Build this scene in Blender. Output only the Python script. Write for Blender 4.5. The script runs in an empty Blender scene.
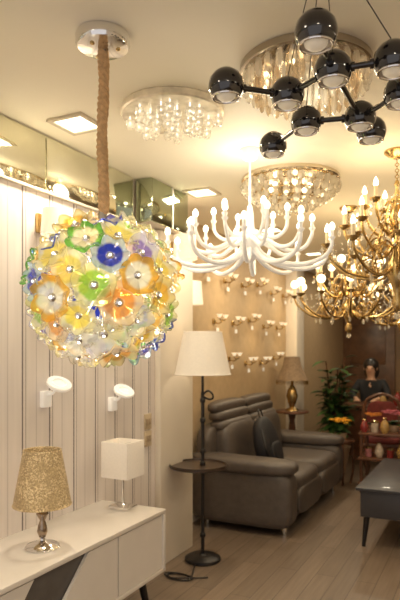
import bpy,bmesh,math,random
from mathutils import Vector,Matrix
random.seed(4)
pi=math.pi
H=2.63
SC=bpy.context.scene
COL=SC.collection
# ---------------------------------------------------------------- materials
def ramp(nt,fac,stops):
    r=nt.nodes.new('ShaderNodeValToRGB'); e=r.color_ramp.elements
    while len(e)>1: e.remove(e[-1])
    e[0].position=stops[0][0]; e[0].color=(*stops[0][1],1)
    for p,c in stops[1:]:
        k=e.new(p); k.color=(*c,1)
    nt.links.new(fac,r.inputs[0]); return r.outputs[0]
def base(name):
    m=bpy.data.materials.new(name); m.use_nodes=True
    nt=m.node_tree; nt.nodes.clear()
    o=nt.nodes.new('ShaderNodeOutputMaterial')
    return m,nt,o
def pmat(name,col,rough=.5,metal=0,var=.06,scale=8,emit=None,es=0,bump=0,bscale=60,coat=0,sheen=0):
    m,nt,o=base(name)
    p=nt.nodes.new('ShaderNodeBsdfPrincipled'); nt.links.new(p.outputs[0],o.inputs[0])
    tc=nt.nodes.new('ShaderNodeTexCoord')
    n=nt.nodes.new('ShaderNodeTexNoise'); n.inputs['Scale'].default_value=scale; n.inputs['Detail'].default_value=3
    nt.links.new(tc.outputs['Object'],n.inputs['Vector'])
    a=tuple(max(0,c*(1-var)) for c in col); b=tuple(min(1,c*(1+var)) for c in col)
    nt.links.new(ramp(nt,n.outputs[0],[(.3,a),(.7,b)]),p.inputs['Base Color'])
    p.inputs['Roughness'].default_value=rough; p.inputs['Metallic'].default_value=metal
    if coat: p.inputs['Coat Weight'].default_value=coat
    if sheen: p.inputs['Sheen Weight'].default_value=sheen
    if emit:
        p.inputs['Emission Color'].default_value=(*emit,1); p.inputs['Emission Strength'].default_value=es
    if bump:
        n2=nt.nodes.new('ShaderNodeTexNoise'); n2.inputs['Scale'].default_value=bscale
        nt.links.new(tc.outputs['Object'],n2.inputs['Vector'])
        bp=nt.nodes.new('ShaderNodeBump'); bp.inputs['Strength'].default_value=bump; bp.inputs['Distance'].default_value=.01
        nt.links.new(n2.outputs[0],bp.inputs['Height']); nt.links.new(bp.outputs[0],p.inputs['Normal'])
    return m
def glassy(name,col,body=.25,rough=.08,gl=(1,1,1),emit=0):
    m,nt,o=base(name)
    tr=nt.nodes.new('ShaderNodeBsdfTransparent'); tr.inputs[0].default_value=(*col,1)
    tl=nt.nodes.new('ShaderNodeBsdfTranslucent'); tl.inputs[0].default_value=(*col,1)
    g=nt.nodes.new('ShaderNodeBsdfGlossy'); g.inputs[0].default_value=(*gl,1); g.inputs['Roughness'].default_value=rough
    mx=nt.nodes.new('ShaderNodeMixShader'); mx.inputs[0].default_value=body
    nt.links.new(tr.outputs[0],mx.inputs[1]); nt.links.new(tl.outputs[0],mx.inputs[2])
    lw=nt.nodes.new('ShaderNodeLayerWeight'); lw.inputs[0].default_value=.35
    m2=nt.nodes.new('ShaderNodeMixShader'); nt.links.new(lw.outputs['Facing'],m2.inputs[0])
    nt.links.new(mx.outputs[0],m2.inputs[1]); nt.links.new(g.outputs[0],m2.inputs[2])
    nt.links.new(m2.outputs[0],o.inputs[0]); return m
def flowermat(name,inner,outer,R,body=.42):
    m,nt,o=base(name)
    tc=nt.nodes.new('ShaderNodeTexCoord')
    mp=nt.nodes.new('ShaderNodeMapping'); mp.inputs['Scale'].default_value=(1/R,1/R,0)
    nt.links.new(tc.outputs['Object'],mp.inputs[0])
    ln=nt.nodes.new('ShaderNodeVectorMath'); ln.operation='LENGTH'; nt.links.new(mp.outputs[0],ln.inputs[0])
    nz=nt.nodes.new('ShaderNodeTexNoise'); nz.inputs['Scale'].default_value=22; nt.links.new(tc.outputs['Object'],nz.inputs['Vector'])
    ma=nt.nodes.new('ShaderNodeMath'); ma.operation='MULTIPLY_ADD'; ma.inputs[1].default_value=.25
    nt.links.new(nz.outputs[0],ma.inputs[0]); nt.links.new(ln.outputs['Value'],ma.inputs[2])
    c=ramp(nt,ma.outputs[0],[(.24,(.95,.94,.85)),(.38,inner),(.74,inner),(.88,outer),(1,outer)])
    tr=nt.nodes.new('ShaderNodeBsdfTransparent'); nt.links.new(c,tr.inputs[0])
    tl=nt.nodes.new('ShaderNodeBsdfTranslucent'); nt.links.new(c,tl.inputs[0])
    df=nt.nodes.new('ShaderNodeBsdfDiffuse'); nt.links.new(c,df.inputs[0])
    a1=nt.nodes.new('ShaderNodeMixShader'); a1.inputs[0].default_value=.45
    nt.links.new(tl.outputs[0],a1.inputs[1]); nt.links.new(df.outputs[0],a1.inputs[2])
    mx=nt.nodes.new('ShaderNodeMixShader'); mx.inputs[0].default_value=body
    nt.links.new(tr.outputs[0],mx.inputs[1]); nt.links.new(a1.outputs[0],mx.inputs[2])
    wv=nt.nodes.new('ShaderNodeBump'); wv.inputs['Distance'].default_value=.005; wv.inputs['Strength'].default_value=.5
    n3=nt.nodes.new('ShaderNodeTexNoise'); n3.inputs['Scale'].default_value=45; nt.links.new(tc.outputs['Object'],n3.inputs['Vector']); nt.links.new(n3.outputs[0],wv.inputs['Height'])
    g=nt.nodes.new('ShaderNodeBsdfGlossy'); g.inputs['Roughness'].default_value=.04; nt.links.new(wv.outputs[0],g.inputs['Normal'])
    lw=nt.nodes.new('ShaderNodeLayerWeight'); lw.inputs[0].default_value=.32
    m2=nt.nodes.new('ShaderNodeMixShader'); nt.links.new(lw.outputs['Facing'],m2.inputs[0])
    nt.links.new(mx.outputs[0],m2.inputs[1]); nt.links.new(g.outputs[0],m2.inputs[2])
    nt.links.new(m2.outputs[0],o.inputs[0]); return m
def emat(name,col,s):
    m,nt,o=base(name)
    e=nt.nodes.new('ShaderNodeEmission'); e.inputs[0].default_value=(*col,1); e.inputs[1].default_value=s
    nt.links.new(e.outputs[0],o.inputs[0]); return m
# ---------------------------------------------------------------- mesh builder
def catmull(pts,n=6):
    P=[Vector(p) for p in pts]; P=[P[0]*2-P[1]]+P+[P[-1]*2-P[-2]]; out=[]
    for i in range(1,len(P)-2):
        for k in range(n):
            t=k/n; a,b,c,d=P[i-1],P[i],P[i+1],P[i+2]
            out.append(.5*((2*b)+(c-a)*t+(2*a-5*b+4*c-d)*t*t+(3*b-a-3*c+d)*t**3))
    out.append(P[-2]); return out
class B:
    def __init__(s): s.bm=bmesh.new()
    def box(s,c,d,rot=None,bev=0,seg=2):
        M=Matrix.Translation(c)@((rot or Matrix()).to_4x4())@Matrix.Diagonal((*d,1))
        r=bmesh.ops.create_cube(s.bm,size=1,matrix=M)
        if bev:
            es=list({e for v in r['verts'] for e in v.link_edges})
            bmesh.ops.bevel(s.bm,geom=es,offset=bev,segments=seg,affect='EDGES',profile=.5)
        return s
    def sbox(s,c,d,n=5,cuts=9,rot=None,fn=None):
        tb=bmesh.new(); bmesh.ops.create_cube(tb,size=2)
        bmesh.ops.subdivide_edges(tb,edges=tb.edges[:],cuts=cuts,use_grid_fill=True)
        M=Matrix.Translation(c)@((rot or Matrix()).to_4x4())
        for v in tb.verts:
            x,y,z=v.co; k=(abs(x)**n+abs(y)**n+abs(z)**n)**(-1/n)
            p=Vector((x*k,y*k,z*k))
            if fn: p=fn(p)
            v.co=M@Vector((p.x*d[0]/2,p.y*d[1]/2,p.z*d[2]/2))
        me=bpy.data.meshes.new('tmp'); tb.to_mesh(me); tb.free(); s.bm.from_mesh(me); bpy.data.meshes.remove(me); return s
    def cyl(s,a,b,r1,r2=None,seg=16):
        a=Vector(a);b=Vector(b); d=b-a
        if r2 is None: r2=r1
        M=Matrix.Translation((a+b)/2)@d.to_track_quat('Z','Y').to_matrix().to_4x4()
        bmesh.ops.create_cone(s.bm,cap_ends=True,segments=seg,radius1=r1,radius2=r2,depth=d.length,matrix=M); return s
    def sph(s,c,r,sc=(1,1,1),u=16,v=10):
        M=Matrix.Translation(c)@Matrix.Diagonal((*sc,1))
        bmesh.ops.create_uvsphere(s.bm,u_segments=u,v_segments=v,radius=r,matrix=M); return s
    def lathe(s,prof,seg=24,M=None,fn=None,a0=0,a1=2*pi):
        M=M or Matrix(); rings=[]; full=abs(a1-a0-2*pi)<1e-4
        cnt=seg if full else seg+1
        for r,z in prof:
            if r<1e-6: rings.append([s.bm.verts.new(M@Vector((0,0,z)))])
            else:
                L=[]
                for i in range(cnt):
                    a=a0+(a1-a0)*i/seg; rr,zz=(r,z) if not fn else fn(r,z,a)
                    L.append(s.bm.verts.new(M@Vector((rr*math.cos(a),rr*math.sin(a),zz))))
                rings.append(L)
        for A,C in zip(rings,rings[1:]):
            for i in range(seg):
                j=(i+1)%cnt
                try:
                    if len(A)==1 and len(C)==1: pass
                    elif len(A)==1: s.bm.faces.new((A[0],C[i],C[j]))
                    elif len(C)==1: s.bm.faces.new((A[i],C[0],A[j]))
                    else: s.bm.faces.new((A[i],C[i],C[j],A[j]))
                except ValueError: pass
        return s
    def tube(s,pts,r,seg=8,flat=1):
        P=[Vector(p) for p in pts]; n=len(P); R=r if isinstance(r,(list,tuple)) else [r]*n
        if len(R)!=n: R=[R[0]+(R[-1]-R[0])*i/(n-1) for i in range(n)]
        T=[(P[min(i+1,n-1)]-P[max(i-1,0)]).normalized() for i in range(n)]
        N=T[0].orthogonal().normalized(); rings=[]
        for i in range(n):
            N=(N-T[i]*N.dot(T[i])).normalized(); Bv=T[i].cross(N)
            rings.append([s.bm.verts.new(P[i]+(N*math.cos(2*pi*k/seg)*flat+Bv*math.sin(2*pi*k/seg))*R[i]) for k in range(seg)])
        for A,C in zip(rings,rings[1:]):
            for k in range(seg): s.bm.faces.new((A[k],A[(k+1)%seg],C[(k+1)%seg],C[k]))
        s.bm.faces.new(rings[0][::-1]); s.bm.faces.new(rings[-1]); return s
    def torus(s,c,R,r,M=None,a=24,b=8,sc=(1,1,1)):
        M=Matrix.Translation(c)@((M or Matrix()).to_4x4())@Matrix.Diagonal((*sc,1)); V=[]
        for i in range(a):
            A=2*pi*i/a
            V.append([s.bm.verts.new(M@Vector(((R+r*math.cos(2*pi*j/b))*math.cos(A),(R+r*math.cos(2*pi*j/b))*math.sin(A),r*math.sin(2*pi*j/b)))) for j in range(b)])
        for i in range(a):
            for j in range(b): s.bm.faces.new((V[i][j],V[(i+1)%a][j],V[(i+1)%a][(j+1)%b],V[i][(j+1)%b]))
        return s
    def prism(s,poly,x0,x1):
        A=[s.bm.verts.new((x0,y,z)) for y,z in poly]; C=[s.bm.verts.new((x1,y,z)) for y,z in poly]; n=len(poly)
        s.bm.faces.new(A); s.bm.faces.new(C[::-1])
        for i in range(n): s.bm.faces.new((A[i],A[(i+1)%n],C[(i+1)%n],C[i]))
        return s
    def mesh(s,name,mat,flat=False):
        bmesh.ops.recalc_face_normals(s.bm,faces=s.bm.faces[:])
        me=bpy.data.meshes.new(name); s.bm.to_mesh(me); s.bm.free(); me.materials.append(mat)
        if not flat:
            me.shade_smooth(); me.set_sharp_from_angle(angle=math.radians(38))
        return me
    def obj(s,name,mat,parent=None,loc=(0,0,0),rot=(0,0,0),label=None,flat=False):
        return mk(name,s.mesh(name,mat,flat),parent,loc,rot,label)
def mk(name,data,parent=None,loc=(0,0,0),rot=(0,0,0),label=None):
    o=bpy.data.objects.new(name,data); COL.objects.link(o); o.location=loc; o.rotation_euler=rot
    if parent: o.parent=parent
    if label: o['label']=label
    return o
def thing(name,label,cat,loc,rz=0,group=None):
    o=bpy.data.objects.new(name,None); o.empty_display_size=.05; COL.objects.link(o); o.location=loc; o.rotation_euler=(0,0,rz)
    o['label']=label;o['category']=cat
    if group:o['group']=group
    return o
def dup(o,loc=None,rz=None,parent=None,label=None):
    c=o.copy(); COL.objects.link(c)
    if parent: c.parent=parent
    if loc is not None: c.location=loc
    if rz is not None: c.rotation_euler=(0,0,rz)
    if label: c['label']=label
    for k in list(o.children): dup(k,parent=c)
    return c
def struct(o): o['kind']='structure'; return o
def light(name,kind,loc,e,col,size=.1,rot=(0,0,0),parent=None):
    l=bpy.data.lights.new(name,kind); l.energy=e; l.color=col
    if kind=='AREA': l.size=size
    else: l.shadow_soft_size=size
    o=bpy.data.objects.new(name,l); COL.objects.link(o); o.location=loc; o.rotation_euler=rot
    if parent: o.parent=parent
    return o
# ---------------------------------------------------------------- palette
WARM=(1,.74,.40); WARM2=(1,.87,.65)
chrome=pmat('chrome',(.8,.79,.78),.1,1,.02)
brass=pmat('brass',(.50,.35,.15),.25,1,.2)
white_m=pmat('white_metal_glow',(.92,.90,.86),.35,0,.02,emit=(1,.93,.82),es=.12)  # faint emission added so the unlit white parts look brightly lit
white_p=pmat('white_lacquer',(.80,.76,.71),.3,0,.02)
blackg=pmat('black_gloss',(.006,.005,.006),.1,0,.1,coat=1)
blackm=pmat('black_metal',(.016,.013,.012),.4,.3,.1)
crystal=glassy('crystal',(.95,.93,.88),.35)
crystal_a=glassy('crystal_smoky',(.86,.77,.64),.28)
bulb_e=emat('warm_bulb',(1,.80,.50),12)
# ---------------------------------------------------------------- room
def wall_stripes():
    m,nt,o=base('striped_wall_boards')
    p=nt.nodes.new('ShaderNodeBsdfPrincipled'); nt.links.new(p.outputs[0],o.inputs[0]); p.inputs['Roughness'].default_value=.55
    tc=nt.nodes.new('ShaderNodeTexCoord'); sx=nt.nodes.new('ShaderNodeSeparateXYZ'); nt.links.new(tc.outputs['Object'],sx.inputs[0])
    def mth(op,a,b=None):
        q=nt.nodes.new('ShaderNodeMath'); q.operation=op
        if isinstance(a,(int,float)): q.inputs[0].default_value=a
        else: nt.links.new(a,q.inputs[0])
        if b is not None:
            if isinstance(b,(int,float)): q.inputs[1].default_value=b
            else: nt.links.new(b,q.inputs[1])
        return q.outputs[0]
    f=mth('FRACT',mth('DIVIDE',sx.outputs[1],.20))
    w=(.80,.735,.70)
    c1=ramp(nt,f,[(0,(.20,.17,.165)),(.045,(.20,.17,.165)),(.055,w),(.12,w),(.13,(.42,.37,.35)),(.15,(.42,.37,.35)),(.16,w),(.50,w),(.51,(.64,.58,.55)),(.54,(.64,.58,.55)),(.55,w)])
    mp=nt.nodes.new('ShaderNodeMapping'); mp.inputs['Scale'].default_value=(1,30,2); nt.links.new(tc.outputs['Object'],mp.inputs[0])
    n=nt.nodes.new('ShaderNodeTexNoise'); n.inputs['Scale'].default_value=1; nt.links.new(mp.outputs[0],n.inputs[0])
    g=ramp(nt,n.outputs[0],[(.3,(.93,.93,.93)),(.7,(1,1,1))])
    mx=nt.nodes.new('ShaderNodeMix'); mx.data_type='RGBA'; mx.blend_type='MULTIPLY'; mx.inputs[0].default_value=1
    nt.links.new(c1,mx.inputs[6]); nt.links.new(g,mx.inputs[7]); nt.links.new(mx.outputs[2],p.inputs['Base Color'])
    return m
def floor_mat():
    m,nt,o=base('wood_floor')
    p=nt.nodes.new('ShaderNodeBsdfPrincipled'); nt.links.new(p.outputs[0],o.inputs[0]); p.inputs['Roughness'].default_value=.36
    tc=nt.nodes.new('ShaderNodeTexCoord'); mp=nt.nodes.new('ShaderNodeMapping'); mp.inputs['Rotation'].default_value=(0,0,pi/2)
    nt.links.new(tc.outputs['Object'],mp.inputs[0])
    b=nt.nodes.new('ShaderNodeTexBrick'); nt.links.new(mp.outputs[0],b.inputs['Vector'])
    b.inputs['Scale'].default_value=1; b.inputs['Brick Width'].default_value=1.1; b.inputs['Row Height'].default_value=.13; b.inputs['Mortar Size'].default_value=.002
    b.inputs['Color1'].default_value=(.25,.185,.135,1); b.inputs['Color2'].default_value=(.195,.145,.105,1); b.inputs['Mortar'].default_value=(.08,.055,.04,1)
    mp2=nt.nodes.new('ShaderNodeMapping'); mp2.inputs['Scale'].default_value=(40,2.5,1); nt.links.new(tc.outputs['Object'],mp2.inputs[0])
    n=nt.nodes.new('ShaderNodeTexNoise'); n.inputs['Scale'].default_value=1; n.inputs['Detail'].default_value=5; nt.links.new(mp2.outputs[0],n.inputs[0])
    g=ramp(nt,n.outputs[0],[(.3,(.74,.72,.70)),(.7,(1,1,1))])
    mx=nt.nodes.new('ShaderNodeMix'); mx.data_type='RGBA'; mx.blend_type='MULTIPLY'; mx.inputs[0].default_value=1
    nt.links.new(b.outputs[0],mx.inputs[6]); nt.links.new(g,mx.inputs[7]); nt.links.new(mx.outputs[2],p.inputs['Base Color'])
    return m
cream=pmat('cream_paint',(.74,.66,.55),.6,0,.02,2)
ceilm=pmat('ceiling_paint',(.88,.82,.69),.6,0,.02,2)
beige=pmat('beige_wallpaper',(.50,.36,.21),.6,0,.06,14)
brownw=pmat('brown_wallpaper',(.30,.18,.09),.5,0,.15,5)
struct(B().box((0,4.5,-.05),(5.2,12.2,.1)).obj('floor',floor_mat()))
struct(B().box((0,4.5,H+.05),(5.2,12.2,.1)).obj('ceiling',ceilm))
struct(B().box((-2.24,.98,1.165),(.32,5.96,2.33)).obj('wall_left',wall_stripes()))
struct(B().box((-2.055,3.725,1.165),(.05,.49,2.33),bev=.008).obj('trim_1',cream))
struct(B().box((-2.47,7.23,H/2),(.26,6.54,H)).obj('wall_alcove',beige))
struct(B().box((-2.34,1.0,2.48),(.46,5.9,.3)).obj('trim_2',cream))
struct(B().box((-2.27,7.35,H/2),(.15,.32,H),bev=.005).obj('trim_3',cream))
struct(B().box((0,10.55,H/2),(5.2,.1,H)).obj('wall_far',brownw))
struct(B().box((2.55,4.5,H/2),(.1,12.1,H)).obj('wall_right',cream))
struct(B().box((-2.07,2.1,.05),(.02,2.7,.1),bev=.004).obj('baseboard_left',cream))
struct(B().box((-2.325,6.9,.05),(.03,5.8,.1),bev=.004).obj('baseboard_alcove',cream))
struct(B().box((-2.074,1.0,2.322),(.03,4.9,.014),bev=.003).obj('trim_4',cream))
mirror=pmat('mirror_glass',(.78,.77,.64),.05,1,.02)
mirror2=pmat('green_mirror_glass',(.42,.46,.34),.08,1,.05)
ms=thing('mirror_strip','long mirror strip in panels mounted between striped wall and ceiling','mirror',(-2.095,1.0,2.335))
for a_,b_ in ((-2.5,-1.2),(-1.19,.1),(.11,1.38),(1.39,2.22)):
    B().box((0,(a_+b_)/2,.146),(.02,b_-a_,.288),bev=.003).obj('mirror_pane',mirror,ms)
mb=thing('mirror_box','greenish mirrored box mounted under the ceiling','mirror',(-2.03,3.52,2.34))
B().box((0,0,.143),(.10,.5,.284)).obj('core',cream,mb)
B().box((.056,0,.143),(.01,.5,.284),bev=.003).obj('mirror_face',mirror2,mb)
B().box((0,-.256,.143),(.12,.01,.284),bev=.003).obj('mirror_face',mirror2,mb)
B().box((.062,.02,.143),(.006,.012,.284)).obj('mirror_seam',white_p,mb)
struct(B().box((-1.9,10.46,1.05),(.9,.06,2.1),bev=.01).box((-1.9,10.42,1.6),(.6,.03,.7),bev=.01).box((-1.9,10.42,.6),(.6,.03,.8),bev=.01).obj('door_1',pmat('door_wood',(.16,.08,.04),.35,0,.3,6)))
pf=thing('framed_picture','gold framed warm-toned picture on the far wall','picture',(-.9,10.48,1.6))
B().box((0,-.01,0),(.75,.03,.55),bev=.01).obj('frame',brass,pf)
B().box((0,-.03,0),(.62,.01,.42)).obj('picture_print',pmat('print',(.7,.45,.2),.5,0,.5,6),pf)
hk=thing('ceiling_hook','small white ceiling hook plate','hook',(-1.52,1.42,H))
B().lathe([(0,0),(.018,0),(.016,-.008),(0,-.01)],20).torus((0,0,-.022),.011,.0025,Matrix.Rotation(pi/2,3,'X'),a=16,b=6).obj('hook',chrome,hk)
# ---------------------------------------------------------------- recessed square lights
sq=thing('recessed_ceiling_light','square white recessed ceiling panel light, switched on','ceiling light',(-1.84,2.33,H),group='square recessed ceiling lights')
fr=B()
for dx,dy,sx,sy in ((.095,0,.022,.212),(-.095,0,.022,.212),(0,.095,.168,.022),(0,-.095,.168,.022)): fr.box((dx,dy,-.006),(sx,sy,.014),bev=.002)
fr.obj('frame',pmat('light_frame',(.58,.50,.38),.4),sq)
B().box((0,0,-.002),(.17,.17,.006)).obj('diffuser',emat('panel_light',(1,.93,.66),3.2),sq)
sqs=[sq]
for x,y in ((-1.84,3.74),(-1.84,5.2),(-1.84,6.7),(-1.6,8.4),(0.2,5.6),(1.0,3.2),(.2,.2),(1.2,1.4),(-.3,7.6),(-1.3,.3)):  # the last copies, all out of view, are added to brighten the room
    sqs.append(dup(sq,(x,y,H)))
for q in sqs: light('panel_lamp','AREA',(q.location.x,q.location.y,H-.02),6 if q.location.y>4.5 else 9,WARM2,.15)
# ---------------------------------------------------------------- glass flower globe pendant
pen=thing('globe_pendant_lamp','globe pendant of multicoloured blown-glass flowers hanging on twisted rope','pendant lamp',(-1.242,1.719,H))
can=B().lathe([(0,0),(.094,0),(.097,-.008),(.097,-.034),(.090,-.046),(.05,-.054),(.02,-.057),(0,-.058)],40)
can.cyl((0,0,-.05),(0,0,-.085),.013); can.obj('canopy',chrome,pen)
for a in (0.4,2.5,4.6): B().sph((.055*math.cos(a),.055*math.sin(a),-.053),.009,(1,1,.7),12,8).obj('screw',brass,pen)
R=B()
zc=1.716-H
for k in range(3):
    pts=[];n=110
    for i in range(n+1):
        t=i/n; a=t*2*pi*9+k*2*pi/3; w=.0085+.0015*math.sin(t*23)
        pts.append((w*math.cos(a)+.004*math.sin(t*9),w*math.sin(a),-.06+t*(zc+.27+.06)))
    R.tube(pts,.0125,7)
R.obj('twisted_rope',pmat('rope_fabric',(.60,.38,.19),.9,0,.2,60,bump=.5,bscale=200),pen)
B().sph((0,0,zc),.055,u=24,v=16).cyl((0,0,zc+.04),(0,0,zc+.29),.012).cyl((0,0,zc+.25),(0,0,zc+.29),.022,.015).obj('core',chrome,pen)
cols={'blue':((.03,.06,.66),(.62,.78,.97)),'amber':((.96,.60,.10),(.98,.86,.50)),'orange':((.95,.46,.14),(.97,.82,.58)),'green':((.42,.76,.14),(.93,.95,.62)),'green-edged':((.93,.93,.72),(.22,.62,.12)),'clear':((.88,.92,.90),(.97,.97,.93)),'yellow':((.97,.86,.22),(.97,.94,.66)),'blue-edged':((.96,.90,.66),(.10,.16,.78)),'violet':((.30,.22,.68),(.80,.80,.95)),'amber-edged':((.94,.95,.86),(.95,.62,.14))}
fmesh={}
for cn,(ci,co) in cols.items():
    mt=flowermat('flower_glass_'+cn.replace('-','_'),ci,co,.078,.55 if cn in('blue','violet') else (.32 if cn=='clear' else .47))
    for v in range(2):
        nl=5+2*v; ph=v*1.1
        def fn(r,z,a,nl=nl,ph=ph):
            t=r/.075; return r*(1+.055*t*t*math.sin(nl*a+ph)), z+.011*t*t*t*math.sin(nl*a+ph+1.0)+.002*t*math.sin(14*a)
        b=B().lathe([(.006,0),(.016,.004),(.03,.009),(.045,.012),(.058,.016),(.068,.020),(.075,.021),(.0785,.017),(.0765,.013)],44,fn=fn)
        fmesh[cn,v]=b.mesh('flower',mt)
stem_me=B().cyl((0,0,-.185),(0,0,0),.0022,seg=6).lathe([(0,-.004),(.013,-.002),(.016,.006),(.012,.012),(.007,.014),(0,.014)],16).mesh('stem',chrome)
fb_me=B().sph((0,0,.014),.0055,u=12,v=8).mesh('bulb',emat('flower_bulb',(1,.95,.85),2.5))
order=['yellow','blue','amber','green','clear','orange','amber-edged','violet','yellow','green-edged','blue-edged','orange','clear','amber','yellow','green','blue']
N=70; ga=pi*(3-5**.5)
for i in range(N):
    z=1-2*(i+.5)/N
    if z>.97: continue
    r=(1-z*z)**.5; a=i*ga+.5
    rad=.244+(.010 if i%2 else -.014)
    d=Vector((r*math.cos(a),r*math.sin(a),z)); cn=order[(i*5+i//7)%len(order)]
    q=(d+Vector([random.uniform(-.12,.12) for _ in range(3)])).normalized().to_track_quat('Z','Y')
    f=mk('flower',fmesh[cn,i%2],pen,d*rad+Vector((0,0,zc)))
    f.rotation_euler=q.to_euler(); sc=random.uniform(.76,.97); f.scale=(sc,sc,sc)
    f['label']=cn+' ruffled glass flower'
    mk('stem',stem_me,f); mk('bulb',fb_me,f)
light('globe_glow','POINT',(-1.242,1.719,1.80),2.0,WARM2,.05)
light('globe_glow','POINT',(-1.242,1.719,1.62),1.2,WARM2,.04)
# ---------------------------------------------------------------- round flush light with crystal balls
fl=thing('flush_ceiling_light','round mirrored ceiling plate with clustered glass bubble drops','ceiling light',(-1.33,2.39,H))
B().lathe([(0,0),(.236,0),(.241,-.006),(.241,-.030),(.234,-.036),(0,-.037)],48).obj('base_plate',pmat('pearl_plate',(.80,.73,.60),.25,.35,.2,22),fl)
ball=B().lathe([(0,-.026),(.014,-.023),(.021,-.011),(.0235,0),(.020,.012),(.010,.018),(.004,.020),(0,.020)],16,fn=lambda r,z,a:(r*(1+.10*math.cos(6*a)),z)).mesh('glass_bubble',crystal)
stm=B().cyl((0,0,.018),(0,0,.05),.003,seg=6).sph((0,0,.0),.006).mesh('bubble_stem',emat('bubble_led',(1,.9,.7),2))
cl=[(0,0)]+[(.11*math.cos(k*pi/3),.11*math.sin(k*pi/3)) for k in range(6)]+[(.19*math.cos(k*pi/4+.3),.19*math.sin(k*pi/4+.3)) for k in range(8)]
for j,(cx,cy) in enumerate(cl):
    for k in range(3 if j<7 else 2):
        a=k*2*pi/3+j; e=.027
        f=mk('glass_bubble',ball,fl,(cx+e*math.cos(a),cy+e*math.sin(a),-.066-.006*(k%2)-(.010 if j<7 else 0)))
        mk('bubble_stem',stm,f)
# ---------------------------------------------------------------- crystal prism flush lights
def prism_mesh(l,w,mat,name='crystal_prism'):
    return B().lathe([(0,0),(w*.7,-.004),(w,-.02),(w,-l*.7),(w*.6,-l*.92),(0,-l)],6).mesh(name,mat,True)
cr=thing('crystal_ceiling_chandelier','round flush chandelier with tiered clear and smoky crystal prisms','ceiling light',(-.655,2.26,H))
B().lathe([(0,0),(.255,0),(.26,-.005),(.26,-.03),(.25,-.036),(0,-.037)],48).obj('base_plate',pmat('bronze_chrome',(.50,.44,.36),.15,1,.05),cr)
pm=[prism_mesh(.075,.015,crystal),prism_mesh(.11,.014,crystal_a),prism_mesh(.14,.014,crystal)]
for ring,(n,rr,zz) in enumerate(((30,.24,-.034),(26,.195,-.036),(18,.14,-.036),(12,.08,-.036),(5,.035,-.036))):
    for k in range(n):
        a=2*pi*k/n+ring*.1
        mk('crystal_prism',pm[min(2,(ring+1)//2) if k%2 else min(ring,2)],cr,(rr*math.cos(a),rr*math.sin(a),zz),(0,0,a))
for k in range(8):
    a=2*pi*k/8; B().sph((.17*math.cos(a),.17*math.sin(a),-.06),.010,u=10,v=8).obj('bulb',bulb_e,cr)
light('crystal_glow','POINT',(-.655,2.26,H-.22),1.2,WARM2,.05)
cd=thing('crystal_bowl_ceiling_light','crystal bowl ceiling light made of ringed bead strands','ceiling light',(-1.174,3.70,H))
B().lathe([(0,0),(.315,0),(.32,-.005),(.32,-.022),(.31,-.03),(0,-.03)],48).obj('base_plate',pmat('gold_chrome',(.66,.57,.44),.18,1,.05),cd)
be=B().lathe([(0,-.040),(.012,-.03),(.017,-.012),(.013,.006),(.004,.012),(0,.012)],6).mesh('crystal_drop',crystal,True)
for ring,(n,rr,zz) in enumerate(((30,.305,-.05),(26,.275,-.085),(20,.225,-.12),(14,.16,-.155),(8,.09,-.18))):
    for k in range(n):
        a=2*pi*k/n+ring*.1; o=mk('crystal_drop',be,cd,(rr*math.cos(a),rr*math.sin(a),zz),(0,0,a)); o.scale=(1.5,1.5,1.3)
fr=B()
for rr,zz in ((.305,-.035),(.275,-.07),(.225,-.105),(.16,-.14),(.09,-.165)): fr.torus((0,0,zz),rr,.004,b=6,a=40)
for k in range(6):
    a=2*pi*k/6; fr.tube([(r*math.cos(a),r*math.sin(a),z) for r,z in ((.305,-.02),(.305,-.035),(.275,-.07),(.225,-.105),(.16,-.14),(.09,-.165),(0,-.175))],.003,6)
fr.obj('ring_frame',brass,cd)
for k in range(6):
    a=2*pi*k/6; B().sph((.13*math.cos(a),.13*math.sin(a),-.06),.016,u=10,v=8).obj('bulb',bulb_e,cd)
# ---------------------------------------------------------------- black molecule light
mo=thing('molecule_chandelier','glossy black multi-ball chandelier with downward lamps on thin cables','chandelier',(-.40,1.55,H))
pts={'a':(-.396,1.462),'b':(-.724,1.639),'c':(-.405,1.681),'d':(-.575,1.78),'e':(-.583,2.021),'f':(-.769,2.2015),'g':(-.404,2.066),'h':(-.241,1.70),'i':(-.25,1.93),'j':(-.393,2.215)}
zb=2.31-H
loc={k:Vector((x+.40,y-1.55,zb)) for k,(x,y) in pts.items()}
bm_=B().lathe([(.043,-.034),(.050,-.024),(.0545,-.010),(.055,.004),(.051,.022),(.040,.038),(.024,.050),(.010,.0545),(0,.055)],28).mesh('ball_housing',blackg)
rg_=B().torus((0,0,-.034),.042,.004,a=32,b=8).mesh('trim_ring',chrome)
rf_=B().lathe([(.042,-.034),(.036,-.026),(.03,-.020)],28).mesh('reflector',pmat('reflector',(.45,.40,.36),.3,.6,.05))
bl_=B().lathe([(.031,-.024),(.029,-.034),(.020,-.042),(.010,-.046),(0,-.047)],24).mesh('lens',pmat('frosted_lens',(.85,.78,.66),.35,0,.03,emit=(1,.85,.6),es=.12))
for k,p in loc.items():
    f=mk('ball_housing',bm_,mo,p); mk('trim_ring',rg_,f); mk('reflector',rf_,f); mk('lens',bl_,f)
for u,v in ('bd','dc','ch','ac','fe','eg','gi','gj','hi'):
    a,b=loc[u],loc[v]; dd=(b-a).normalized()
    B().cyl(a+dd*.05,b-dd*.05,.009,seg=12).cyl(a+dd*.048,a+dd*.062,.014,seg=12).cyl(b-dd*.062,b-dd*.048,.014,seg=12).obj('rod',blackg,mo)
B().cyl(loc['c']+(loc['g']-loc['c'])*.13,loc['g']-(loc['g']-loc['c'])*.13,.009).obj('rod',blackg,mo)
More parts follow.
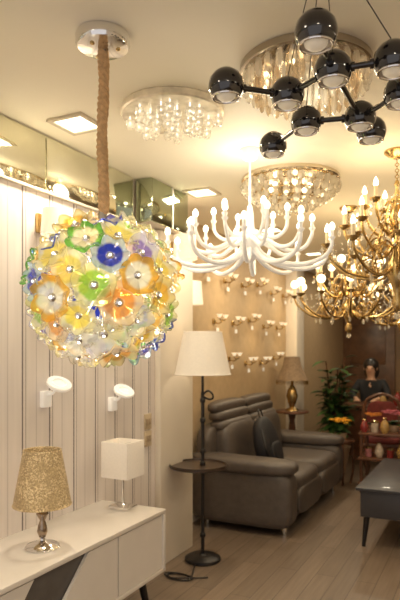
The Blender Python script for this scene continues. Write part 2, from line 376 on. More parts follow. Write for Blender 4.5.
for k in 'dhec':
    p=loc[k]; B().tube([p+Vector((0,0,.05)),(p.x*.1,p.y*.1,-.03)],.0016,5).obj('cable',blackm,mo)
B().lathe([(0,0),(.06,0),(.06,-.03),(.05,-.034),(0,-.034)],32).obj('canopy',blackg,mo)
# ---------------------------------------------------------------- white arm chandelier
wc=thing('white_chandelier','white multi-arm chandelier with sweeping arms and glowing candle bulbs','chandelier',(-1.21,3.07,H))
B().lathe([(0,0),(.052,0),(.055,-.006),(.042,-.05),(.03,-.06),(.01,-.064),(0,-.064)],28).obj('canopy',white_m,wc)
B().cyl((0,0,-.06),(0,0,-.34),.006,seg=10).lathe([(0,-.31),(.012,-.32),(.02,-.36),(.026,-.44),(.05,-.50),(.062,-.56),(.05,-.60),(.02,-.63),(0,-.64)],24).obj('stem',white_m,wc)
def arm(name,mat,pts,r,cup,cupr=.017,n=6):
    b=B().tube(catmull(pts,n),r,8)
    x,z=cup
    b.lathe([(0,z-.012),(cupr*.5,z-.010),(cupr,z+.004),(cupr*1.05,z+.010),(cupr*.6,z+.012),(0,z+.012)],14,Matrix.Translation((x,0,0)))
    return b.mesh(name,mat)
bulbc=B().lathe([(0,0),(.010,.002),(.0155,.014),(.0145,.028),(.007,.040),(0,.044)],12).mesh('bulb',emat('candle_bulb_white',(1,.90,.66),5))
sl=B().cyl((0,0,-.0),(0,0,.035),.0095,seg=12).mesh('candle_sleeve',white_m)
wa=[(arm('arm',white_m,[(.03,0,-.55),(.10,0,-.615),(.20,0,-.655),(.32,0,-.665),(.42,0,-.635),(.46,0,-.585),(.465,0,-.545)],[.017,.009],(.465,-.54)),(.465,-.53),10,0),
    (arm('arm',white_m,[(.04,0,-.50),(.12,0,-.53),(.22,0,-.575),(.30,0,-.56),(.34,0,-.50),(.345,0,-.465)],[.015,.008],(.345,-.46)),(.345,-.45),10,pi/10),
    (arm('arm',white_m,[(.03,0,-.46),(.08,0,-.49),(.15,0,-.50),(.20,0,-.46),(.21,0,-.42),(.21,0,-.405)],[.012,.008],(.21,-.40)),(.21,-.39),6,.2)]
for me,(x,z),n,ph in wa:
    for k in range(n):
        o=mk('arm',me,wc,(0,0,0),(0,0,2*pi*k/n+ph)); s_=mk('candle_sleeve',sl,o,(x,0,z)); mk('bulb',bulbc,o,(x,0,z+.033))
light('white_chandelier_glow','POINT',(-1.21,3.07,H-.24),5,WARM2,.12)
# ---------------------------------------------------------------- brass chandeliers
flame=B().lathe([(0,0),(.009,.003),(.0135,.014),(.011,.03),(.005,.046),(0,.055)],12).mesh('bulb',bulb_e)
globe=B().sph((0,0,.028),.032,u=16,v=12).mesh('bulb',emat('globe_bulb',(1,.78,.45),4))
ivory=pmat('ivory_sleeve',(.85,.72,.48),.5,0,.03)
sl2=B().cyl((0,0,0),(0,0,.07),.0105,seg=12).torus((0,0,.004),.012,.004,a=14,b=6).mesh('candle_sleeve',ivory)
drop=B().lathe([(0,0),(.005,-.005),(.002,-.012),(.008,-.022),(.012,-.036),(.007,-.05),(0,-.056)],6).mesh('crystal_drop',crystal,True)
def brass_ch(loc_,tiers,bottom,label,style):
    t=thing('brass_chandelier',label,'chandelier',loc_)
    B().lathe([(0,0),(.07,0),(.072,-.01),(.05,-.03),(.02,-.045),(0,-.046)],28).obj('canopy',brass,t)
    top=max(z for _,_,z in tiers)+.14
    ch=B(); z=-.05;k=0
    while z>top-.01:
        ch.torus((0,0,z-.012),.010,.0025,Matrix.Rotation(pi/2,3,'X') if k%2 else Matrix.Rotation(pi/2,3,'Y'),a=12,b=6); z-=.017;k+=1
    ch.obj('chain',brass,t)
    L=top-bottom
    prof=[(0,top),(.010,top-.01),(.016,top-.03),(.008,top-.05),(.03,top-.12*L-.05),(.045,top-.22*L-.05),(.02,top-.3*L-.05),(.012,top-.4*L-.03),(.03,top-.5*L-.03),(.055,top-.62*L),(.06,top-.7*L),(.03,top-.8*L),(.014,top-.86*L),(.028,top-.92*L),(.02,top-.97*L),(0,bottom)]
    B().lathe(prof,24).obj('column',brass,t)
    for ti,(n,r,z) in enumerate(tiers):
        b=B().tube(catmull([(.02,0,z-.10),(r*.3,0,z-.17),(r*.65,0,z-.16),(r*.93,0,z-.08),(r,0,z-.02),(r,0,z)],6),[.010,.007],8)
        b.tube(catmull([(r*.45,0,z-.17),(r*.5,0,z-.10),(r*.38,0,z-.07),(r*.33,0,z-.11),(r*.4,0,z-.12)],5),[.006,.004],6)
        b.tube(catmull([(.02,0,z-.02),(r*.25,0,z+.02),(r*.45,0,z-.04),(r*.6,0,z-.13)],5),[.006,.005],6)
        b.lathe([(0,z-.02),(.012,z-.016),(.032,z+.0),(.036,z+.008),(.014,z+.006),(0,z+.006)],16,Matrix.Translation((r,0,0)))
        me=b.mesh('arm',brass)
        for k in range(n):
            o=mk('arm',me,t,(0,0,0),(0,0,2*pi*k/n+.25*ti))
            mk('candle_sleeve',sl2,o,(r,0,z+.005))
            mk('bulb',flame if style=='candle' else globe,o,(r,0,z+.07))
            mk('crystal_drop',drop,o,(r+.03,0,z)); mk('crystal_drop',drop,o,(r-.03,0,z-.0)); mk('crystal_drop',drop,o,(r*.6,0,z-.165))
    sw=B()
    n,r,z=tiers[-1]
    for k in range(n):
        a=2*pi*k/n+.25*(len(tiers)-1); a2=2*pi*(k+1)/n+.25*(len(tiers)-1)
        for j in range(9):
            u=j/8; A=a+(a2-a)*u; zz=z-.02-.09*math.sin(pi*u); sw.sph((r*.95*math.cos(A),r*.95*math.sin(A),zz),.007,u=6,v=5)
        for j in range(10):
            u=j/9; rr=.03+(r-.03)*u; zz=top-.1-(top-.1-z)*u-.08*math.sin(pi*u); sw.sph((rr*math.cos(a),rr*math.sin(a),zz),.006,u=6,v=5)
    w=sw.obj('crystal_bead_garland',crystal,t); w['kind']='stuff'
    B().sph((0,0,bottom-.018),.02,u=8,v=6).obj('crystal_finial',crystal,t)
    light('brass_chandelier_glow','POINT',(loc_[0],loc_[1],H+tiers[-1][2]+.2),7,WARM,.12)
    return t
brass_ch((-.47,3.46,H),[(6,.18,-.30),(8,.29,-.42),(10,.40,-.54)],-.92,'ornate brass chandelier with candle bulbs and crystal drops','candle')
brass_ch((-1.0,4.66,H),[(8,.25,-.54),(12,.42,-.70)],-1.0,'large brass chandelier with round glowing globe bulbs','globe')
brass_ch((-.72,5.75,H),[(6,.20,-.52),(8,.36,-.72)],-1.12,'brass chandelier with candle bulbs hanging deeper inside the shop','candle')
# ---------------------------------------------------------------- TV cabinet
lac=pmat('white_cabinet_lacquer',(.76,.71,.66),.25,0,.02,coat=.3); dk=pmat('dark_grey_panel',(.10,.09,.085),.4,0,.15,12)
tv=thing('tv_cabinet','long low white lacquered media cabinet with grey inset and black legs','cabinet',(-1.858,1.75,0))
x0,x1=-.212,.212; y0,y1=-1.1,1.115; zb_,zt=.255,.604
B().box((0,(y0+y1)/2,zt-.012),(x1-x0+.02,y1-y0,.024),bev=.004).obj('top_board',lac,tv)
B().box((-.005,(y0+y1)/2,(zb_+zt-.024)/2),(x1-x0-.03,y1-y0-.01,zt-.024-zb_),bev=.003).obj('body',dk,tv)
B().box((0,y1-.014,(zb_+zt-.024)/2),(x1-x0+.018,.026,zt-.024-zb_),bev=.003).obj('side_panel',lac,tv)
B().box((0,(y0+y1)/2,zb_+.01),(x1-x0+.018,y1-y0-.03,.02),bev=.003).obj('bottom_board',lac,tv)
xf=.197
B().prism([(.66,.278),(1.083,.278),(1.083,.574),(.66,.574)],xf,xf+.016).obj('drawer_front',lac,tv)
B().prism([(.10,.278),(.650,.278),(.650,.574),(.42,.574)],xf,xf+.016).obj('door_front',lac,tv)
B().prism([(-.55,.278),(-.20,.278),(.06,.574),(-.55,.574)],xf,xf+.016).obj('door_front',lac,tv)
B().prism([(-1.08,.278),(-.56,.278),(-.56,.574),(-1.08,.574)],xf,xf+.016).obj('drawer_front',lac,tv)
for x in (-.15,.15):
    for y in (-.95,1.0):
        B().cyl((x*1.1,y+(.03 if y>0 else -.03),0),(x,y-(.04 if y>0 else -.04),zb_+.003),.014,.024,12).obj('leg',blackm,tv)
def gold_shade():
    m,nt,o=base('gold_sequin_shade')
    p=nt.nodes.new('ShaderNodeBsdfPrincipled'); nt.links.new(p.outputs[0],o.inputs[0])
    tc=nt.nodes.new('ShaderNodeTexCoord'); v=nt.nodes.new('ShaderNodeTexVoronoi'); v.inputs['Scale'].default_value=190; nt.links.new(tc.outputs['Object'],v.inputs['Vector'])
    n=nt.nodes.new('ShaderNodeTexNoise'); n.inputs['Scale'].default_value=12; nt.links.new(tc.outputs['Object'],n.inputs['Vector'])
    ad=nt.nodes.new('ShaderNodeMath'); ad.operation='MULTIPLY'; sp=nt.nodes.new('ShaderNodeSeparateColor'); nt.links.new(v.outputs['Color'],sp.inputs[0]); nt.links.new(sp.outputs[0],ad.inputs[0]); nt.links.new(n.outputs[0],ad.inputs[1])
    nt.links.new(ramp(nt,ad.outputs[0],[(.0,(.34,.23,.11)),(.3,(.55,.40,.20)),(.5,(.85,.70,.42))]),p.inputs['Base Color'])
    p.inputs['Metallic'].default_value=.45; p.inputs['Roughness'].default_value=.38
    p.inputs['Emission Color'].default_value=(1,.72,.38,1); p.inputs['Emission Strength'].default_value=.06
    b=nt.nodes.new('ShaderNodeBump'); b.inputs['Distance'].default_value=.003; nt.links.new(v.outputs['Distance'],b.inputs['Height']); nt.links.new(b.outputs[0],p.inputs['Normal'])
    return m
ZT=.604
gl=thing('gold_table_lamp','table lamp with sparkling gold tapered shade and chrome glass-bodied base','table lamp',(-1.815,2.05,ZT))
B().lathe([(0,0),(.075,0),(.078,.006),(.07,.016),(.03,.028),(.014,.036),(.012,.045),(0,.045)],32).obj('base',chrome,gl)
B().lathe([(0,.044),(.015,.05),(.024,.075),(.020,.10),(.012,.125),(.020,.14),(.028,.155),(.022,.175),(.008,.19),(0,.19)],20).obj('glass_body',pmat('smoked_mirror_glass',(.35,.27,.2),.08,.9,.3,30),gl)
B().cyl((0,0,.185),(0,0,.38),.005).torus((0,0,.40),.083,.002,a=28,b=5).cyl((-.083,0,.40),(.083,0,.40),.0015,seg=6).sph((0,0,.26),.022).obj('stem',chrome,gl)
B().lathe([(.127,.195),(.130,.197),(.085,.443),(.082,.445),(.082,.443),(.126,.199),(.127,.195)],40).torus((0,0,.198),.129,.0035,a=40,b=6).torus((0,0,.443),.084,.003,a=40,b=6).obj('lamp_shade',gold_shade(),gl)
wl=thing('square_shade_table_lamp','small table lamp with white square shade and chrome rectangular base','table lamp',(-1.867,2.775,ZT))
B().box((0,0,.008),(.13,.10,.016),bev=.003).cyl((0,0,.016),(0,0,.20),.0065).cyl((0,0,.016),(0,0,.03),.014,.008).obj('base',chrome,wl)
s=B(); w=.085
for rot in range(4):
    Mx=Matrix.Rotation(rot*pi/2,4,'Z'); s.box(Mx@Vector((w,0,.28)),(.006,2*w+.006,.20) if rot%2==0 else (2*w+.006,.006,.20),bev=.002)
s.obj('lamp_shade',pmat('white_fabric_shade',(.82,.75,.65),.8,0,.03,80,emit=(1,.87,.7),es=.08),wl)
B().cyl((-w,0,.36),(w,0,.36),.002,seg=6).cyl((0,-w,.36),(0,w,.36),.002,seg=6).cyl((0,0,.19),(0,0,.36),.004).sph((0,0,.25),.022).obj('shade_support',chrome,wl)
# ---------------------------------------------------------------- wall LED lamps
for i,(y,z) in enumerate(((2.37,1.32),(2.97,1.245))):
    t=thing('ring_wall_lamp','white wall lamp with round tilting disc head on square mount','wall lamp',(-2.08,y,z),group='ring wall lamps on the striped wall')
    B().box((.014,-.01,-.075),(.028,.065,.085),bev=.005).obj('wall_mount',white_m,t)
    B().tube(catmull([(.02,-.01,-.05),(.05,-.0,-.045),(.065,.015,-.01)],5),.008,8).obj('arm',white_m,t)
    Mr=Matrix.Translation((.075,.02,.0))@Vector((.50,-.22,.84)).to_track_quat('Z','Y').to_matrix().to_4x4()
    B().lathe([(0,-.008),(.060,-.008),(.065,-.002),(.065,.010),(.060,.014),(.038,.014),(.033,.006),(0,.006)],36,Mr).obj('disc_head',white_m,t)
    B().lathe([(.039,.0142),(.049,.0158),(.058,.0142)],36,Mr).obj('light_ring',emat('led_ring',(1,.88,.66),.95),t)
o=thing('wall_switch','pair of stacked cream wall switch plates','wall switch',(-2.08,3.385,.9))
for k in (0,1):
    B().box((.005,0,k*.115),(.01,.085,.105),bev=.003).obj('switch_plate',pmat('switch_plate',(.55,.44,.30),.4),o)
    B().box((.012,-.018,k*.115),(.006,.025,.04),bev=.002).box((.012,.018,k*.115),(.006,.025,.04),bev=.002).obj('switch_rocker',pmat('rocker',(.4,.3,.2),.4),o)
fab=pmat('cream_fabric_glow',(.85,.76,.62),.8,0,.04,60,emit=(1,.84,.62),es=.3)
def drum(loc_,r,h,lab,be_=4):
    t=thing('drum_wall_lamp',lab,'wall lamp',loc_)
    B().box((.01,0,0),(.02,.07,.1),bev=.005).obj('wall_mount',brass,t)
    B().cyl((.01,0,0),(r+.03,0,0),.007,seg=8).cyl((r+.03,0,-h*.3),(r+.03,0,h*.3),.005,seg=8).obj('arm',brass,t)
    B().lathe([(r,-h/2),(r+.003,-h/2),(r*.85+.003,h/2),(r*.85,h/2),(r,-h/2)],32,Matrix.Translation((r+.03,0,0))).obj('lamp_shade',fab,t)
    B().sph((r+.03,0,0),.02).obj('bulb',emat('drum_bulb',(1,.8,.5),be_),t)
drum((-2.34,4.28,1.97),.10,.19,'cream drum shade wall lamp, lit')
drum((-2.03,3.62,2.22),.085,.17,'larger cream drum shade wall lamp below the mirrored box')
drum((-2.08,2.33,2.15),.07,.13,'small cream drum shade wall lamp on striped wall',.8)
# small sconces in rows
fg=pmat('frosted_warm',(.88,.80,.66),.5,0,.03,emit=(1,.82,.55),es=.45)
sc=thing('wall_sconce','small brass wall sconce with frosted shades and hanging white tag','wall lamp',(-2.34,4.75,2.2),group='rows of small wall sconces')
B().box((.008,0,0),(.016,.06,.05),bev=.005).tube(catmull([(.01,0,0),(.05,0,-.02),(.09,0,.0),(.095,0,.02)],5),.006,8).tube(catmull([(.095,-.07,.03),(.095,-.04,.005),(.095,0,.02),(.095,.04,.005),(.095,.07,.03)],4),.005,8).obj('bracket',brass,sc)
for yy in (-.07,.07):
    B().lathe([(.008,.0),(.012,.003),(.022,.022),(.030,.034),(.028,.034),(.020,.022),(.010,.006)],16,Matrix.Translation((.095,yy,.03))).obj('glass_shade',fg,sc)
B().box((.03,.03,-.08),(.002,.06,.04)).cyl((.03,.03,-.065),(.03,.01,-.01),.0008,seg=4).obj('price_tag',white_m,sc)
first=True
for zi,z in enumerate((2.2,1.79,1.38)):
    for k in range(6):
        y=4.80+.45*k+(.2 if zi==1 else .05*zi)
        if y>7.08: continue
        zz=z+(.03 if (k+zi)%3==0 else -.02)
        if first: sc.location=(-2.34,y,zz); first=False; continue
        dup(sc,(-2.34,y,zz))
for y in (5.1,6.0,6.9):
    for z in (2.02,1.6): light('sconce_glow','POINT',(-2.12,y,z),.8,WARM,.06)
# ---------------------------------------------------------------- floor lamp
fm=thing('floor_lamp','black floor lamp with cream tapered shade and round tray table','floor lamp',(-1.835,3.74,0))
B().lathe([(0,0),(.125,0),(.13,.006),(.128,.022),(.11,.032),(.03,.04),(.02,.05),(0,.05)],40).obj('base',blackm,fm)
p=B().cyl((0,0,.04),(0,0,1.20),.013,seg=14)
for z in (.18,.69,.78,1.0,1.14): p.lathe([(.012,z-.02),(.020,z-.01),(.020,z+.01),(.012,z+.02)],16)
p.tube(catmull([(0,0,1.18),(.04,0,1.21),(.075,.0,1.19),(.08,0,1.16),(.05,0,1.15),(.0,0,1.17)],6),.007,8)
p.cyl((0,0,1.2),(0,0,1.34),.009).cyl((0,0,1.34),(0,0,1.63),.004,seg=8).obj('pole',blackm,fm)
B().lathe([(0,.665),(.196,.665),(.205,.67),(.205,.692),(.200,.692),(.197,.678),(0,.676)],48,Matrix.Translation((-.02,-.03,0))).obj('tray_table',pmat('dark_brown_tray',(.04,.024,.016),.3,0,.2),fm)
shm=pmat('linen_shade',(.66,.59,.49),.8,0,.03,70,emit=(1,.86,.66),es=.15)
B().lathe([(.198,1.325),(.200,1.325),(.137,1.63),(.135,1.63),(.198,1.325)],48).torus((0,0,1.327),.2,.004,a=48,b=6).torus((0,0,1.628),.137,.003,a=48,b=6).obj('lamp_shade',shm,fm)
B().cyl((-.136,0,1.62),(.136,0,1.62),.002,seg=6).cyl((0,-.136,1.62),(0,.136,1.62),.002,seg=6).obj('shade_ring',blackm,fm)
cp=[(.0,-.11,.012),(.03,-.2,.006)]
for i in range(34):
    a=i*.52; rr=.075+.012*math.sin(i*.9); cp.append((.0+rr*1.25*math.cos(a),-.36+rr*.6*math.sin(a),.006+.0022*(i//12)))
cp+=[(.16,-.30,.006),(.17,-.28,.006)]
B().tube(catmull(cp,4),.0045,6).obj('power_cord',blackm,fm)
light('floor_lamp_glow','POINT',(-1.835,3.74,1.48),1.0,WARM2,.05)
# ---------------------------------------------------------------- sofa
lea=pmat('brown_leather',(.080,.062,.050),.46,0,.12,20,bump=.2,bscale=90)
sf=thing('leather_sofa','grey-brown leather two-seat sofa with wide arms and adjustable headrests','sofa',(-1.85,5.36,0))
B().sbox((.0,0,.20),(.86,1.70,.20),8).obj('frame',lea,sf)
for y in (-.83,.83):
    b=B().sbox((.0,y,.29),(.90,.235,.46),7)
    b.sbox((.0,y,.545),(.94,.30,.13),3.5,fn=lambda p:Vector((p.x,p.y,p.z+.5*max(0,-p.x)**2)))
    b.obj('armrest',lea,sf)
for y in (-.36,.36):
    B().sbox((.10,y,.37),(.72,.715,.20),5).sbox((.43,y,.25),(.09,.70,.24),4).obj('seat_cushion',lea,sf)
    B().sbox((-.27,y,.62),(.26,.71,.50),4,rot=Matrix.Rotation(-.12,3,'Y')).obj('back_cushion',lea,sf)
    b=B()
    for k,(xx,zz) in enumerate(((-.30,.83),(-.325,.91),(-.345,.985))): b.sbox((xx,y,zz),(.21-.02*k,.71,.12),3)
    b.obj('headrest',lea,sf)
B().sbox((-.37,0,.48),(.16,1.72,.74),7).obj('back_frame',lea,sf)
for x in (-.33,.36):
    for y in (-.82,.82): B().cyl((x,y,0),(x,y,.115),.02,.03,16).obj('foot',chrome,sf)
bagm=pmat('black_nylon',(.008,.007,.009),.6,0,.2,30,bump=.3)
bg=thing('black_backpack','black fabric backpack leaning against the sofa back','bag',(-1.79,4.95,.475))
def taper(p): k=1-.22*max(0,p.z); return Vector((p.x*k,p.y*k,p.z))
B().sbox((0,0,.20),(.17,.38,.46),3,rot=Matrix.Rotation(-.25,3,'Y'),fn=taper).obj('bag_body',bagm,bg)
B().sbox((.09,0,.12),(.07,.24,.19),3.5,rot=Matrix.Rotation(-.25,3,'Y')).obj('front_pocket',bagm,bg)
B().tube(catmull([(-.05,-.04,.42),(-.07,-.03,.48),(-.07,.03,.48),(-.05,.04,.42)],5),.007,6).tube(catmull([(.0,-.14,.33),(.08,-.25,.20),(.09,-.19,.08),(.02,-.14,.03)],6),.013,6).obj('strap',bagm,bg)
# ---------------------------------------------------------------- coffee table
gm=pmat('dark_grey_lacquer',(.042,.040,.045),.38,0,.05,coat=.1)
ct=thing('coffee_table','dark grey rectangular coffee table with drawer and tapered legs','coffee table',(-.55,5.15,0))
B().box((0,0,.447),(.72,1.34,.024),bev=.004).obj('table_top',gm,ct)
B().box((0,0,.335),(.66,1.28,.20),bev=.006).obj('body',gm,ct)
for x in (-.332,.332): B().box((x,0,.335),(.012,.60,.17),bev=.003).box((x*1.02,0,.335),(.012,.10,.012)).obj('drawer_front',gm,ct)
for x in (-.29,.29):
    for y in (-.58,.58): B().cyl((x*1.08,y*1.03,0),(x,y,.24),.014,.024,12).obj('leg',blackm,ct)
# ---------------------------------------------------------------- plants, side tables, far furniture
wood=pmat('carved_wood',(.11,.045,.022),.35,0,.3,15); red=pmat('red_velvet',(.14,.02,.015),.8,0,.3,20)
st=thing('side_table','round dark wood side table with turned pedestal','side table',(-2.11,6.72,0))
B().lathe([(0,.78),(.19,.78),(.20,.77),(.20,.755),(.16,.745),(0,.745)],36).obj('table_top',wood,st)
B().lathe([(0,.745),(.05,.745),(.03,.66),(.05,.5),(.025,.35),(.045,.2),(.1,.1),(.16,.03),(.18,0),(0,0)],24).obj('pedestal',wood,st)
tl=thing('fringed_table_lamp','beige bell-shaped fabric table lamp with fringe and urn base','table lamp',(-2.11,6.72,.78))
B().lathe([(0,0),(.08,0),(.07,.02),(.03,.04),(.05,.10),(.07,.17),(.05,.25),(.02,.30),(.015,.42),(0,.42)],24).obj('base',brass,tl)
B().lathe([(.185,.36),(.19,.36),(.15,.44),(.11,.54),(.09,.64),(.086,.64),(.106,.54),(.146,.44),(.185,.36)],32,fn=lambda r,z,a:(r*(1+.03*math.cos(8*a)),z)).obj('lamp_shade',pmat('beige_lamp_fabric',(.26,.18,.11),.8,0,.2,40),tl)
fr=B()
for k in range(48):
    a=2*pi*k/48; fr.cyl((.187*math.cos(a),.187*math.sin(a),.365),(.187*math.cos(a),.187*math.sin(a),.31),.004,.003,5)
o=fr.obj('fringe',brass,tl); o['kind']='stuff'
leafm=pmat('green_leaf',(.035,.085,.018),.4,0,.4,10); potm=pmat('ceramic_pot',(.4,.28,.18),.3,0,.1)
def leaf(b,p,d,l,w):
    d=Vector(d).normalized(); side=d.cross(Vector((0,0,1))).normalized(); up=side.cross(d); P=Vector(p); rows=[]
    for i in range(6):
        t=i/5; ww=w*math.sin(pi*min(1,t*.93+.07))**.8*(1 if i<5 else .05); c=P+d*l*t-Vector((0,0,1))*l*.35*t*t
        rows.append([b.bm.verts.new(c-side*ww+up*ww*.3),b.bm.verts.new(c),b.bm.verts.new(c+side*ww+up*ww*.3)])
    for A,C in zip(rows,rows[1:]):
        b.bm.faces.new((A[0],A[1],C[1],C[0])); b.bm.faces.new((A[1],A[2],C[2],C[1]))
pl=thing('potted_plant','tall leafy green potted plant beyond the sofa end','plant',(-1.69,7.14,0))
B().lathe([(0,0),(.11,0),(.13,.05),(.17,.30),(.18,.32),(.16,.32),(.15,.28),(0,.28)],28).obj('pot',potm,pl)
b=B(); lv=B()
for k in range(14):
    a=k*ga; q=catmull([(0,0,.28),(.03*math.cos(a),.03*math.sin(a),.6),(.12*math.cos(a),.12*math.sin(a),.78+.048*k)],6); b.tube(q,.008,6)
    for j in range(17):
        pnt=q[min(len(q)-1,4+j%9)]; aa=a+j*2.4; leaf(lv,pnt,(math.cos(aa),math.sin(aa),random.uniform(.0,.9)),random.uniform(.17,.26),random.uniform(.035,.055))
b.obj('stem',wood,pl); lv.obj('foliage',leafm,pl)['kind']='stuff'
so=thing('flower_stand','small dark wooden stool holding a flower pot','stool',(-1.50,6.58,0))
B().lathe([(0,.50),(.15,.50),(.155,.49),(.15,.47),(0,.47)],28).obj('seat',wood,so)
for k in range(4):
    a=k*pi/2+.4; B().tube(catmull([(.12*math.cos(a),.12*math.sin(a),.48),(.14*math.cos(a),.14*math.sin(a),.2),(.11*math.cos(a),.11*math.sin(a),0)],4),.014,8).obj('leg',wood,so)
def flowers(loc_,nm,col,s_):
    fp=thing('flower_pot',nm+' flowers in a small ceramic pot','flowers',loc_)
    B().lathe([(0,0),(.05*s_,0),(.065*s_,.05*s_),(.07*s_,.07*s_),(.062*s_,.07*s_),(.06*s_,.05*s_),(0,.05*s_)],24).obj('pot',potm,fp)
    b=B()
    for k in range(26): a=k*ga; leaf(b,(0,0,.06*s_),(math.cos(a),math.sin(a),random.uniform(.3,1.2)),.13*s_,.018*s_)
    b.obj('foliage',leafm,fp)['kind']='stuff'
    ym=pmat(nm.split()[0]+'_petal',col,.6,0,.2,10); b=B()
    for k in range(20):
        a=k*ga; rr=.11*s_*math.sqrt(k/20); c=Vector((rr*math.cos(a),rr*math.sin(a),.17*s_+.03*math.cos(rr*10)+random.uniform(-.015,.015)))
        b.lathe([(0,0),(.018*s_,.006),(.026*s_,.018)],10,Matrix.Translation(c),fn=lambda r,z,a:(r*(1+.2*math.cos(5*a)),z)).sph(c+Vector((0,0,.008)),.008,u=8,v=6)
    b.obj('flower_heads',ym,fp)['kind']='stuff'
flowers((-1.50,6.58,.50),'yellow and orange',(.85,.45,.03),1.05)
t=thing('carved_chair','carved dark wooden chair with dark red upholstery beside the desk','chair',(-1.12,7.10,0),pi+.1)
B().sbox((0,0,.455),(.44,.44,.09),4).obj('seat_cushion',red,t)
B().box((0,0,.40),(.46,.46,.05),bev=.01).obj('seat_frame',wood,t)
B().tube(catmull([(-.20,.20,.40),(-.21,.22,.70),(-.18,.24,.90),(-.1,.25,.97),(0,.25,1.0),(.1,.25,.97),(.18,.24,.90),(.21,.22,.70),(.20,.20,.40)],5),.018,8).obj('back_frame',wood,t)
B().sbox((0,.225,.71),(.34,.05,.42),3.5,rot=Matrix.Rotation(-.09,3,'X')).obj('backrest',red,t)
for x in (-.18,.18):
    for y in (-.18,.18): B().tube(catmull([(x,y,.39),(x*1.12,y*1.1,.25),(x*.95,y*.98,.1),(x*1.08,y*1.08,0)],4),[.024,.014],8).obj('leg',wood,t)
ds=thing('display_stand','three-tier dark wooden display stand for ornaments beyond the coffee table','shelf',(-.93,6.42,0))
for zz in (.10,.36,.62): B().box((0,0,zz),(.62,.40,.025),bev=.005).obj('shelf_board',wood,ds)
for x in (-.28,.28):
    for y in (-.17,.17): B().lathe([(0,0),(.016,0),(.020,.05),(.012,.1),(.018,.2),(.012,.36),(.018,.5),(.014,.61),(0,.61)],12,Matrix.Translation((x,y,0))).obj('post',wood,ds)
vc={}
def vase(loc_,c,nm,s_,kind=0):
    v=thing('vase' if kind==0 else 'tea_tin',nm+(' ceramic vase' if kind==0 else ' lidded tea tin')+' on display','vase' if kind==0 else 'tin',loc_)
    if nm not in vc: vc[nm]=pmat('glaze_'+nm.replace(' ','_'),c,.25,0,.3,30)
    if kind==0:
        B().lathe([(0,0),(.04*s_,0),(.07*s_,.07*s_),(.05*s_,.15*s_),(.022*s_,.19*s_),(.03*s_,.22*s_),(.026*s_,.22*s_),(0,.18*s_)],20).obj('vase_body',vc[nm],v)
        B().torus((0,0,.215*s_),.028*s_,.004,a=16,b=6).obj('rim',brass,v)
    else:
        B().lathe([(0,0),(.045*s_,0),(.047*s_,.005),(.047*s_,.12*s_),(0,.12*s_)],20).obj('tin_body',vc[nm],v)
        B().lathe([(0,.12*s_),(.049*s_,.12*s_),(.049*s_,.145*s_),(.02*s_,.155*s_),(0,.16*s_)],20).obj('lid',brass,v)
V_=[('dark red',(.22,.03,.025)),('blue',(.10,.18,.42)),('gold',(.36,.22,.07)),('cream',(.50,.40,.30)),('rose pink',(.40,.15,.15)),('green',(.06,.18,.08))]
for k in range(6):
    nm,c=V_[(k*2+1)%6] if k%2 else V_[k]
    if k==3: continue
    vase((-.93-.26+.105*k,6.31+.03*(k%2),.6325),c,nm,.62+.1*((k*2)%3),k%2)
flowers((-.92,6.50,.6325),'pink mixed',(.55,.16,.20),1.0)
flowers((-1.13,6.53,.6325),'orange small',(.70,.28,.06),.75)
for k,(nm,c) in enumerate((V_[4],V_[3],V_[0],V_[2],V_[5])): vase((-.93-.22+.11*k,6.34,.3725),c,nm,.7,(k+1)%2)
dkk=thing('desk','dark wooden reception desk','desk',(-1.25,7.95,0))
B().box((0,0,.765),(1.3,.60,.035),bev=.008).obj('desk_top',wood,dkk)
B().box((0,-.24,.42),(1.14,.02,.60),bev=.004).obj('front_panel',wood,dkk)
for x in (-.58,.58):
    for y in (-.24,.24): B().box((x,y,.375),(.05,.05,.75),bev=.006).obj('leg',wood,dkk)
for k,(nm,c) in enumerate((V_[2],V_[0],V_[1],V_[3])): vase((-1.25+(.02,.2,.36,.52)[k],7.79,.7825),c,nm,.7+.15*k,0)
# ---------------------------------------------------------------- person
pe=thing('person','dark-haired person in a black top sitting at the desk','person',(-1.50,8.47,-.03))
skinm=pmat('skin',(.62,.36,.23),.5,0,.05); blk=pmat('black_cloth',(.012,.012,.014),.8,0,.2); hairm=pmat('dark_hair',(.015,.01,.008),.4,0,.2)
def skin(name,verts,edges,mat,parent,sub=1):
    me=bpy.data.meshes.new(name); me.from_pydata([v[:3] for v in verts],edges,[]); me.materials.append(mat)
    o=mk(name,me,parent); o.modifiers.new('Skin','SKIN')
    dt=me.skin_vertices[0].data
    for i,v in enumerate(verts):
        r=v[3]; dt[i].radius=(r,r) if not isinstance(r,tuple) else r
    dt[0].use_root=True
    s_=o.modifiers.new('Sub','SUBSURF'); s_.levels=sub; s_.render_levels=sub
    o.modifiers['Skin'].use_smooth_shade=True
    return o
V=[(0,0,.58,(.16,.12)),(0,0,.76,(.14,.10)),(0,-.01,.98,(.15,.10)),(0,-.01,1.10,.055),(0,-.02,1.15,.05),(0,-.03,1.21,.072),(0,-.035,1.28,.090),(0,-.025,1.34,.075)]
E=[(i,i+1) for i in range(7)]
def add(chain,root):
    p_=root
    for v in chain: V.append(v); E.append((p_,len(V)-1)); p_=len(V)-1
    return p_
for sg in (-1,1):
    w_=add([(sg*.17,0,1.06,.058),(sg*.25,-.10,.90,.042),(sg*.13,-.36,.855,.028),(sg*.11,-.41,.85,.026)],2)
    for f in range(4): add([(sg*(.11+.018*(f-1.5)),-.45-.006*(1.5-abs(f-1.5)),.85,.009),(sg*(.11+.019*(f-1.5)),-.485,.838,.008)],w_)
    add([(sg*.075,-.41,.845,.009),(sg*.068,-.44,.838,.008)],w_)
    add([(sg*.11,-.06,.57,.09),(sg*.13,-.44,.55,.065),(sg*.13,-.43,.13,.042),(sg*.13,-.55,.07,.035)],0)
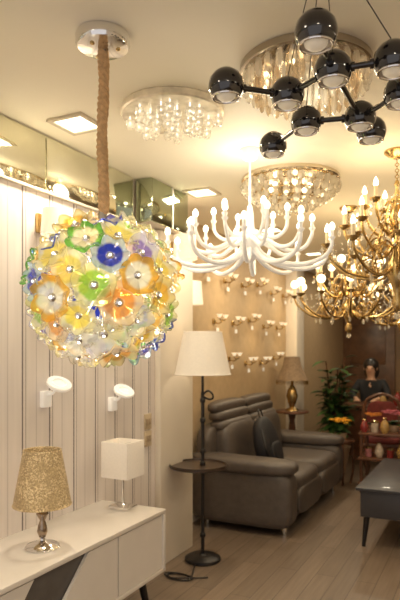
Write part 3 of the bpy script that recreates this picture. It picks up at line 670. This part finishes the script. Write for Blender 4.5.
V.append((0,-.132,1.265,.010)); E.append((6,len(V)-1))
skin('body',V,E,skinm,pe)
C=[(0,0,.58,(.17,.135)),(0,0,.76,(.155,.115)),(0,-.01,.99,(.165,.115)),(0,-.01,1.09,.068)]; CE=[(0,1),(1,2),(2,3)]
for sg in (-1,1):
    n0=len(C); C+= [(sg*.17,0,1.06,.070),(sg*.25,-.10,.90,.054),(sg*.15,-.32,.865,.038)]; CE+=[(2,n0),(n0,n0+1),(n0+1,n0+2)]
skin('black_top',C,CE,blk,pe)
C=[(0,0,.58,(.175,.13))];CE=[]
for sg in (-1,1):
    n0=len(C); C+=[(sg*.11,-.06,.57,.10),(sg*.13,-.44,.55,.076),(sg*.13,-.43,.16,.052)]; CE+=[(0,n0),(n0,n0+1),(n0+1,n0+2)]
skin('trousers',C,CE,blk,pe)
B().sph((0,-.005,1.315),.108,(1,1,1),24,14).sph((0,.03,1.23),.105,(1.05,.8,1.15),20,12).obj('hair',hairm,pe)
for sg in (-1,1):
    B().sph((sg*.032,-.116,1.275),.010,u=10,v=8).obj('eye',blackm,pe)
    B().sph((sg*.088,-.04,1.27),.02,(.4,.8,1.2),10,8).obj('ear',skinm,pe)
B().sph((0,-.108,1.222),.015,(1.4,.5,.4),10,6).obj('mouth',pmat('lips',(.45,.15,.12),.5),pe)
sto=thing('desk_stool','dark round stool under the seated person','stool',(-1.50,8.50,0))
B().lathe([(0,.40),(.18,.40),(.19,.39),(.19,.36),(.17,.35),(0,.35)],28).obj('seat',blk,sto)
B().lathe([(0,0),(.17,0),(.17,.012),(.03,.03),(.025,.35),(0,.35)],24).obj('pedestal',chrome,sto)
# ---------------------------------------------------------------- world & camera
w=bpy.data.worlds.new('World'); SC.world=w; w.use_nodes=True
w.node_tree.nodes['Background'].inputs[0].default_value=(1,.93,.91,1); w.node_tree.nodes['Background'].inputs[1].default_value=.6
cam=bpy.data.cameras.new('Camera'); co=bpy.data.objects.new('Camera',cam); COL.objects.link(co)
cam.lens=35; cam.sensor_width=36; cam.sensor_height=36; cam.sensor_fit='AUTO'; cam.shift_y=50/600
co.location=(0,0,1.5); co.rotation_euler=(pi/2,0,math.radians(26.4))
cam.dof.use_dof=True; cam.dof.focus_distance=2.1; cam.dof.aperture_fstop=4
SC.camera=co
SC.view_settings.view_transform='Standard'
SC.view_settings.exposure=.42
